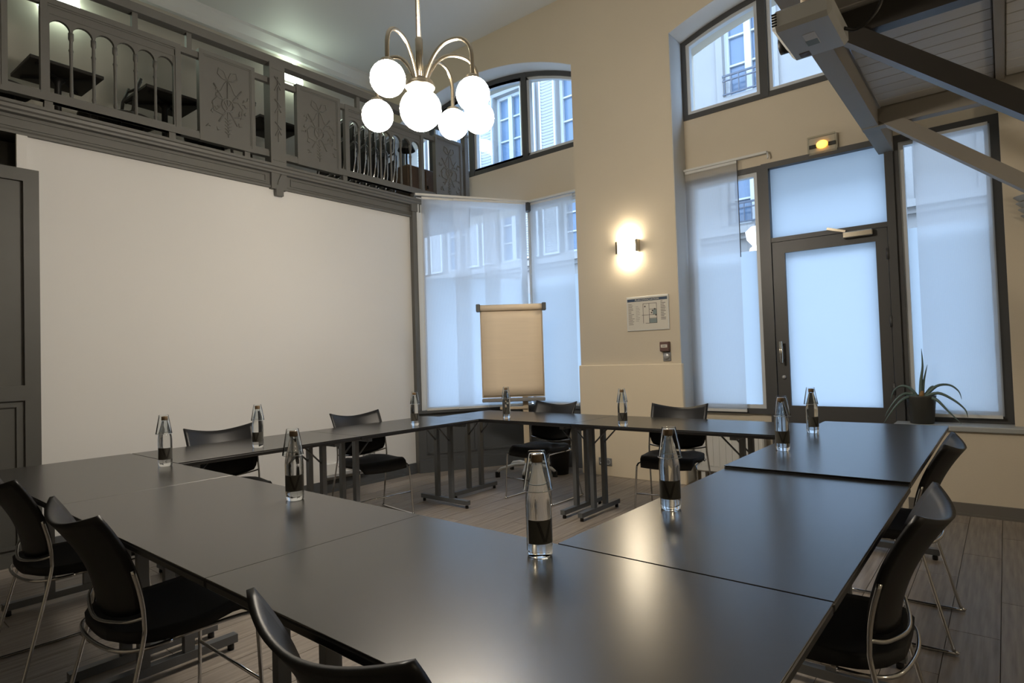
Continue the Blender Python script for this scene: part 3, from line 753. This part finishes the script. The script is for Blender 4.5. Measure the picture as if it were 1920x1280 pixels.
for q in range(15): ink(-.205, -.205+rr_.uniform(.03, .065), .095-q*.0145, .099-q*.0145)
for q in range(10): ink(-.125, -.125+rr_.uniform(.025, .05), .07-q*.016, .0725-q*.016)
for q in range(12): ink(.145, .145+rr_.uniform(.02, .055), .105-q*.016, .110-q*.016)
for x in (-.045, .02, .10): ink(x, x+.004, -.10, .095)
for z, a, b in ((.093, -.045, .104), (.035, .02, .104), (-.02, -.06, .104), (-.055, .02, .104), (-.102, -.02, .104)): ink(a, b, z, z+.004)
for x, z in ((-.03, .06), (.05, .015), (.075, .03), (.04, -.005), (.085, -.03)): ink(x, x+.014, z, z+.014)
m.build('printed_plan', 'sign_ink', p)
MB().box(.024, .100, -.0165, -.0158, -.100, -.057).box(.06, .100, -.0165, -.0158, -.018, .032).build('shaded_rooms', 'sign_teal', p)
f = thing('fire_call_point', 'small dark red manual call point beside the pillar edge', 'alarm', (-2.545, YF, 1.31))
MB().cbox(-.048, .048, -.045, 0, -.045, .05, .006).build('housing', 'call_red', f)
MB().box(-.033, .033, -.047, -.044, -.008, .022).build('push_plate', 'sign_white', f)
MB().box(-.018, .018, -.048, -.0465, .005, .010).build('print', 'sign_ink', f)
f = thing('round_dial_switch', 'small grey square switch with round dial under the call point', 'switch', (-2.535, YF, 1.215))
MB().cbox(-.04, .04, -.012, 0, -.045, .045, .004).build('plate', 'outlet_grey', f)
o = MB().lathe([(0, 0), (.03, 0), (.030, .012), (.026, .018), (0, .018)], 20).build('dial', 'silver_paint', f); o.location = (0, -.011, .004); o.rotation_euler = (PI/2, 0, 0)
def outlet(name, label, loc, rz):
    g = thing(name, label, 'socket', loc, rz)
    MB().cbox(-.078, .078, -.010, 0, -.04, .04, .004).build('plate', 'outlet_grey', g)
    for sx in (-1, 1):
        o = MB().lathe([(0, .001), (.020, .001), (.024, .006), (.028, .007), (.028, 0)], 18).build('socket', 'silver_paint', g); o.location = (sx*.037, -.009, 0); o.rotation_euler = (PI/2, 0, 0)
outlet('double_socket', 'grey double socket low on the beige plinth', (-3.245, 5.40, .145), 0)
outlet('double_socket', 'grey double socket low on the white wall', (XL, 3.83, .28), PI/2)
g = thing('cable_box', 'small white cable box low on the white wall under the table', 'box', (XL, 3.42, .20), PI/2)
MB().cbox(-.14, .06, -.06, 0, -.03, .085, .006).build('body', 'white_plastic', g)
MB().cbox(-.15, .34, -.10, 0, -.045, -.028, .004).build('tray', 'outlet_grey', g)
e = thing('emergency_light', 'clear emergency light with amber glow above the glazed door', 'emergency light', (-1.147, 5.72, 3.0))
MB().cbox(-.115, .115, -.03, 0, -.075, .085, .005).build('housing', 'sign_white', e)
o = MB().lathe(sphere_prof(.036, 0, 8), 14).build('lamp_bulb', 'exit_glow', e); o.location = (0, -.045, .005); o.scale = (1.3, .5, 1)
for sx in (-1, 1): MB().box(sx*.075-.028, sx*.075+.028, -.045, -.03, -.016, .014).build('lamp_holder', 'black_plastic', e)
MB().ring([(-.11, -.07), (.11, -.07), (.11, .08), (-.11, .08)], [(-.104, -.064), (.104, -.064), (.104, .074), (-.104, .074)], -.075, -.03).box(-.11, .11, -.078, -.075, -.07, .08).build('cover', 'sign_cover', e)
w = thing('louvred_wall_lamp', 'unlit louvred wall lamp at the right picture edge', 'wall lamp', (.245, 5.60, 2.16))
for q in range(4):
    z = -.05+q*.045; m = MB(); r0 = .09+.012*q
    vs = []; 
    for i in range(n+1):
        a = PI*i/n
        vs += [(r0*math.cos(a), -r0*.8*math.sin(a), z), ((r0+.035)*math.cos(a), -(r0+.035)*.8*math.sin(a), z+.035)]
    m.add(vs, [(2*i, 2*i+1, 2*i+3, 2*i+2) for i in range(n)], True).build('louvre', 'sill_stone', w, recalc=False)
MB().box(-.10, .10, -.015, 0, -.06, .14).build('back_plate', 'sill_stone', w)

# sheer panel blinds
def blind(label, a, b, z0, z1, wav=0.0, bar=True, mat='sheer_fabric'):
    a, b = Vector((*a, 0)), Vector((*b, 0)); dd = (b-a); L_ = dd.length; dd.normalize(); nn = Vector((dd.y, -dd.x, 0))
    g = thing('panel_blind', label, 'blind', (a.x, a.y, 0), math.atan2(dd.y, dd.x), 'sheer white panel blinds at the windows')
    MB().cloth(lambda u, v: (u*L_, wav*math.sin(v*9+u*3)*.5, z0+(z1-z0)*v), 6, 16).build('fabric', mat, g)
    MB().box(0, L_, -.004, .004, z1-.02, z1+.004).build('top_strip', 'white_plastic', g)
    if bar: MB().box(0, L_, -.006, .006, z0-.012, z0+.012).build('bottom_bar', 'white_plastic', g)
Q0, Q1 = Vector((-5.03, 4.50)), Vector((-4.36, 5.66)); qd = (Q1-Q0); qn = Vector((qd.y, -qd.x)).normalized()
def qp(t, off): v = Q0+qd*t+qn*off; return (v.x, v.y)
blind('sheer blind next to the bay post', qp(.04, 0), qp(.45, 0), .70, 3.09, .004)
blind('sheer blind behind the left half of the flip chart', qp(.31, .02), qp(.71, .02), .70, 3.09, .004)
blind('sheer blind left of the bay corner, above the flip chart', qp(.57, .04), qp(.97, .04), .70, 3.09, .004)
blind('sheer blind between the bay corner and the pillar', (-4.33, 5.67), (-3.72, 5.67), .70, 3.09, .004)
blind('sheer blind between the pillar and the glazed door', (-2.385, 5.675), (-1.875, 5.675), .69, 3.03, .004)
blind('sheer blind behind the potted plant', (-.50, 5.68), (-.035, 5.68), .70, 2.89, .004)
g = thing('blind_rail', 'thin white blind rail over the bay', 'rail', (-4.7, 5.08, 3.10))
MB().beam((*qp(-.02, .02), 3.11), (*qp(1.0, .02), 3.11), .05, .022).build('track', 'white_plastic', g, True)
MB().beam((-4.36, 5.66, 3.11), (-3.54, 5.66, 3.11), .05, .022).build('track', 'white_plastic', g, True)
MB().box(-4.40, -4.32, 5.62, 5.70, 3.0, 3.10).build('corner_bracket', 'dark_frame', g, True)
g = thing('blind_rail', 'thin white blind rail left of the emergency light', 'rail', (-2.0, 5.67, 3.05))
MB().box(-2.39, -1.60, 5.655, 5.69, 3.035, 3.055).build('track', 'white_plastic', g, True)
MB().tube([(-1.60, 5.67, 3.045), (-1.59, 5.67, 3.0), (-1.60, 5.67, 2.985)], .008, 6).build('end_clip', 'white_plastic', g, True)
tag(MB().tube([(-1.865, 5.65, 3.03), (-1.865, 5.65, 2.12)], .004, 6).build('blind_cord', 'dark_frame', g, True), 'thin dark pull cord')

# flip chart
FD = Vector((math.sin(-.6893), math.cos(-.6893)))
fc = thing('flip_chart', 'flip chart with blank cream paper on a wheeled stand', 'flip chart', (FD.x*6.42, FD.y*6.42, 0), .6893)
MB().box(-.335, .335, -.008, .012, .83, 1.80).build('board', 'cream_metal', fc)
MB().sheet(lambda u, v: ((-.32+.64*u, -.018-.006*math.sin(v*3), .85+.90*v), (0, -1, 0)), 4, 10, .012).build('paper_pad', 'paper', fc)
MB().tube([(-.335, -.02, 1.79), (.335, -.02, 1.79)], .034, 12).build('clamp_bar', 'paper', fc)
for sx in (-1, 1): MB().cbox(sx*.352-.022, sx*.352+.022, -.062, .03, 1.75, 1.832, .006).build('end_cap', 'baseboard_grey', fc)
MB().cbox(-.335, .335, -.075, .01, .785, .822, .006).build('pen_tray', 'outlet_grey', fc)
MB().cbox(-.15, .15, -.02, .02, .70, .73, .006).build('cross_bar', 'cream_metal', fc)
MB().cbox(.095, .155, .0, .045, .10, 1.5, .008).build('column', 'cream_metal', fc)
ft = MB()
for a in (200, 262, 325, 40, 120):
    ca, sa = math.cos(R(a)), math.sin(R(a)); ft.tube([(.125, .022, .115), (.125+ca*.15, .022+sa*.15, .115), (.125+ca*.30, .022+sa*.30, .085), (.125+ca*.34, .022+sa*.34, .055)], .017, 8)
fb = ft.build('star_base', 'white_plastic', fc)
for a in (200, 262, 325, 40, 120):
    ca, sa = math.cos(R(a)), math.sin(R(a)); MB().obox((.125+ca*.34, .022+sa*.34, .028), (.022*ca, .022*sa, 0), (-.014*sa, .014*ca, 0), (0, 0, .028)).build('caster', 'black_plastic', fb)
wbn = thing('waste_bin', 'tall black waste bin in the corner by the plinth', 'bin', (-3.72, 5.25, 0))
MB().lathe([(0, 0), (.09, 0), (.125, .36), (.13, .365), (.122, .37), (.088, .012), (0, .012)], 20).build('body', 'black_plastic', wbn)
rd = thing('radiator', 'low white radiator under the window beside the glazed door', 'radiator', (-2.05, 5.66, .08))
MB().cbox(-.33, .33, -.05, .05, .02, .52, .012).build('casing', 'white_plastic', rd)
for q in range(10): MB().box(-.29+q*.06, -.255+q*.06, -.056, -.05, .08, .46).build('fin', 'white_plastic', rd)
for sx in (-1, 1): MB().box(sx*.25-.02, sx*.25+.02, -.03, .03, -.08, .02).build('foot', 'white_plastic', rd)

# potted plant on the sill
pp = thing('potted_aloe', 'spiky leaved plant in a dark grey pot on the window sill', 'plant', (-.520, 5.575, .646))
MB().lathe([(0, 0), (.073, 0), (.078, .004), (.098, .205), (.099, .215), (.090, .215), (.088, .19), (0, .19)], 24).build('pot', 'pot_grey', pp)
MB().lathe([(0, .196), (.06, .198), (.089, .192), (.089, .185), (0, .185)], 16).build('soil', 'soil', pp)
def leaf(pts, wd=.016):
    P = [Vector(q) for q in pts]; fine = []
    for i in range(len(P)-1):
        p0, p1, p2, p3 = P[max(i-1,0)], P[i], P[i+1], P[min(i+2,len(P)-1)]
        for t in (0, .25, .5, .75):
            fine.append(.5*((2*p1)+(-p0+p2)*t+(2*p0-5*p1+4*p2-p3)*t*t+(-p0+3*p1-3*p2+p3)*t**3))
    fine.append(P[-1]); nn = len(fine)
    o = MB().tube(fine, wd, 7, taper=[max(.06, (1-i/(nn-1))**.7) for i in range(nn)]).build('leaf', 'leaf_green', pp)
leaf([(0, 0, .20), (.005, 0, .32), (.020, 0, .44), (.018, 0, .575)])
leaf([(.01, .01, .20), (.022, .01, .32), (.050, .01, .45)], .013)
leaf([(.02, 0, .20), (.10, .01, .285), (.18, .01, .295), (.235, 0, .25), (.252, -.01, .19)], .013)
leaf([(.02, -.01, .20), (.11, -.02, .235), (.20, -.04, .19), (.27, -.05, .12), (.285, -.05, .06)], .014)
leaf([(.03, -.02, .20), (.10, -.07, .19), (.17, -.10, .11), (.25, -.13, .02)], .015)
leaf([(-.02, 0, .20), (-.07, .0, .27), (-.13, 0, .285), (-.18, 0, .24), (-.20, 0, .16)], .013)
leaf([(-.02, -.01, .20), (-.09, -.03, .23), (-.15, -.05, .19), (-.21, -.06, .10), (-.235, -.06, .045)], .013)
leaf([(-.03, -.02, .20), (-.09, -.07, .20), (-.16, -.10, .13), (-.24, -.13, .0)], .015)
leaf([(.02, .02, .20), (.06, .05, .27), (.08, .07, .285)], .015)
MB().lathe([(0, .19), (.022, .19), (.014, .25), (0, .25)], 10, (.005, 0, 0)).build('stem', 'leaf_base', pp)

# projector under the long beam
pj = thing('projector', 'white ceiling projector hanging from the beam at the top edge', 'projector', (-.555, 2.64, 2.50))
m = MB().cbox(-.108, .108, -.165, .165, 0, .085, .016).build('housing', 'projector_body', pj)
MB().box(-.07, -.03, .095, .135, -.002, .002).build('lens_shutter', 'wood_brown', pj)
MB().box(-.02, .025, -.06, .05, -.0015, .001).build('type_label', 'sign_white', pj)
MB().box(-.022, .022, -.0, .05, -.002, .0005).build('label_print', 'sign_teal', pj)
for q in range(5): MB().box(-.104, -.085, -.167, -.163, .02+q*.011, .026+q*.011).build('vent_slot', 'black_plastic', pj)
o = MB().lathe([(0, 0), (.034, 0), (.034, .03), (.026, .032), (.024, .012), (0, .012)], 18).build('lens', 'black_plastic', pj); o.location = (-.107, .07, .045); o.rotation_euler = (0, -PI/2, 0)
MB().cbox(-.04, .03, -.04, .04, .086, .125, .006).tube([(-.01, 0, .125), (-.01, 0, .30)], .024, 12).box(-.14, .03, -.05, .05, .30, .325).build('mount', 'cream_metal', pj)
cb = tag(MB().tube(smooth([(-.447, 2.70, 2.53), (-.41, 2.72, 2.52), (-.36, 2.72, 2.54), (-.318, 2.72, 2.60), (-.325, 2.72, 2.69), (-.38, 2.72, 2.76), (-.50, 2.70, 2.80), (-.63, 2.68, 2.826)]), .007, 8).build('projector_cable', 'black_plastic', None, loc=(-.45, 2.66, 2.53)), 'looped black cable plugged into the ceiling projector', 'cable')

# ------------------------------------------------------------------ gallery furniture
ZG = 3.06
def bistro_table(label, x, y, rz):
    t = thing('cafe_table', label, 'table', (x, y, ZG), rz, 'square tables on the gallery')
    MB().cbox(-.26, .26, -.26, .26, .715, .745, .004).build('tabletop', 'dark_wood', t)
    MB().beam((-.2, -.2, .705), (.2, .2, .705), .03, .018).beam((-.2, .2, .705), (.2, -.2, .705), .03, .018).build('bearer', 'black_plastic', t)
    MB().lathe([(0, .03), (.03, .03), (.026, .10), (.026, .66), (.06, .70), (0, .70)], 12).build('pedestal', 'black_plastic', t)
    MB().lathe([(0, 0), (.19, 0), (.19, .012), (.05, .035), (0, .035)], 18).build('base', 'black_plastic', t)
bistro_table('square table on the gallery nearest the first wall lamp', -6.19, 1.48, R(3))
bistro_table('square table on the gallery behind the first balusters', -6.09, 2.29, R(2))
bistro_table('square table on the gallery behind the main post', -6.00, 3.30, R(2))
def bistro_chair(label, x, y, rz):
    t = thing('cafe_chair', label, 'chair', (x, y, ZG), rz, 'dark chairs at the gallery tables')
    MB().lathe([(0, .44), (.19, .44), (.205, .455), (.20, .475), (0, .475)], 18).build('seat', 'dark_wood', t)
    for sx in (-1, 1):
        MB().tube([(sx*.15, .15, .45), (sx*.17, .18, 0)], .014, 8, taper=(1, .8)).build('leg', 'dark_wood', t)
        MB().tube([(sx*.17, -.22, 0), (sx*.155, -.17, .46), (sx*.16, -.20, .72), (sx*.15, -.25, .86)], .014, 8).build('back_post', 'dark_wood', t)
    for z in (.60, .72, .83): MB().tube([(-.155, -.20-.05*(z-.6)/.26, z), (0, -.23-.05*(z-.6)/.26, z), (.155, -.20-.05*(z-.6)/.26, z)], .013, 6).build('back_slat', 'dark_wood', t)
bistro_chair('dark chair between the first two gallery tables', -6.18, 1.82, R(180))
bistro_chair('dark chair on the gallery behind the first carved panel', -5.90, 2.76, R(185))
def stool(label, x, y):
    t = thing('round_stool', label, 'stool', (x, y, ZG), 0, 'round stools at the gallery edge')
    MB().lathe([(0, .20), (.17, .20), (.20, .215), (.20, .25), (.17, .265), (0, .27)], 20).build('seat', 'dark_wood', t)
    for a in (45, 135, 225, 315): MB().tube([(.11*math.cos(R(a)), .11*math.sin(R(a)), .2), (.15*math.cos(R(a)), .15*math.sin(R(a)), 0)], .013, 6).build('leg', 'dark_wood', t)
stool('low round stool at the gallery edge under the first table', -5.50, .95)
stool('low round stool at the gallery edge behind the first balusters', -5.50, 1.78)
stool('low round stool at the gallery edge below the first carved panel', -5.46, 2.42)
def folding_chair(label):
    t = thing('folded_chair', label, 'chair', (0,0,0), 0, 'folded chairs stored in a row on the gallery')
    for yo, h0, h1, wd in ((0, 0, .80, .21), (.045, 0, .62, .185)):
        MB().tube([(-wd, yo-.02, h0), (-wd, yo+.015, h1*.5), (-wd, yo, h1-.05), (-wd+.05, yo, h1), (wd-.05, yo, h1), (wd, yo, h1-.05), (wd, yo+.015, h1*.5), (wd, yo-.02, h0)], .011, 8).tube([(-wd, yo, h1*.2), (wd, yo, h1*.2)], .008, 6).build('tube_frame', 'chrome', t)
    MB().cbox(-.175, .175, .012, .032, .20, .52, .006).build('seat', 'black_plastic', t)
    MB().cbox(-.195, .195, -.02, -.004, .60, .76, .006).build('backrest', 'black_plastic', t)
    return t
fc0 = folding_chair('folded chrome chair, first in the row on the gallery'); fc0.location = (-5.55, 3.64, ZG); fc0.rotation_euler = (R(-4), 0, R(-12))
for k, w_ in enumerate(('second', 'third', 'fourth', 'fifth', 'sixth', 'seventh')):
    copy_tree(fc0, None, (-5.55, 3.64+.135*(k+1), ZG), None, 'folded chrome chair, %s in the row on the gallery' % w_)
cab = thing('wooden_cabinet', 'brown wooden cabinet on the gallery by the window', 'cabinet', (-5.65, 5.0, ZG))
MB().cbox(-.25, .22, -.27, .27, 0, .55, .006).build('body', 'wood_brown', cab)
for sy in (-1, 1):
    dd = MB().box(.22, .232, sy*.135-.125, sy*.135+.125, .03, .52).build('door', 'wood_brown', cab)
    MB().box(.232, .245, sy*.03-.008, sy*.03+.008, .30, .34).build('knob', 'black_plastic', dd)
dl = thing('desk_lamp', 'small dark lamp on the gallery cabinet', 'lamp', (-5.62, 4.88, ZG+.55))
MB().lathe([(0, 0), (.06, 0), (.06, .015), (.012, .02), (.010, .28), (0, .28)], 14).build('base', 'black_plastic', dl)
MB().lathe([(.055, .36), (.11, .24), (.106, .238), (.05, .356)], 16, closed=True).build('shade', 'black_plastic', dl)
def gallery_lamp(label, y, z):
    g = thing('gallery_wall_lamp', label, 'wall lamp', (XM, y, z), 0, 'lit wall lamps on the gallery')
    m = MB(); vs = []
    for i in range(n+1):
        a = -PI/2+PI*i/n
        vs += [(.02+.10*math.cos(a), .16*math.sin(a), -.10), (.02+.10*math.cos(a), .16*math.sin(a), .10)]
    m.add(vs, [(2*i, 2*i+2, 2*i+3, 2*i+1) for i in range(n)], True).build('glass_shade', 'mezz_glow', g, recalc=False)
    MB().box(0, .02, -.14, .14, -.09, .09).build('back_plate', 'silver_paint', g)
gallery_lamp('lit wall lamp at the upper left edge of the gallery', 1.62, 4.70)
gallery_lamp('lit wall lamp behind the gallery post', 3.97, 4.84)
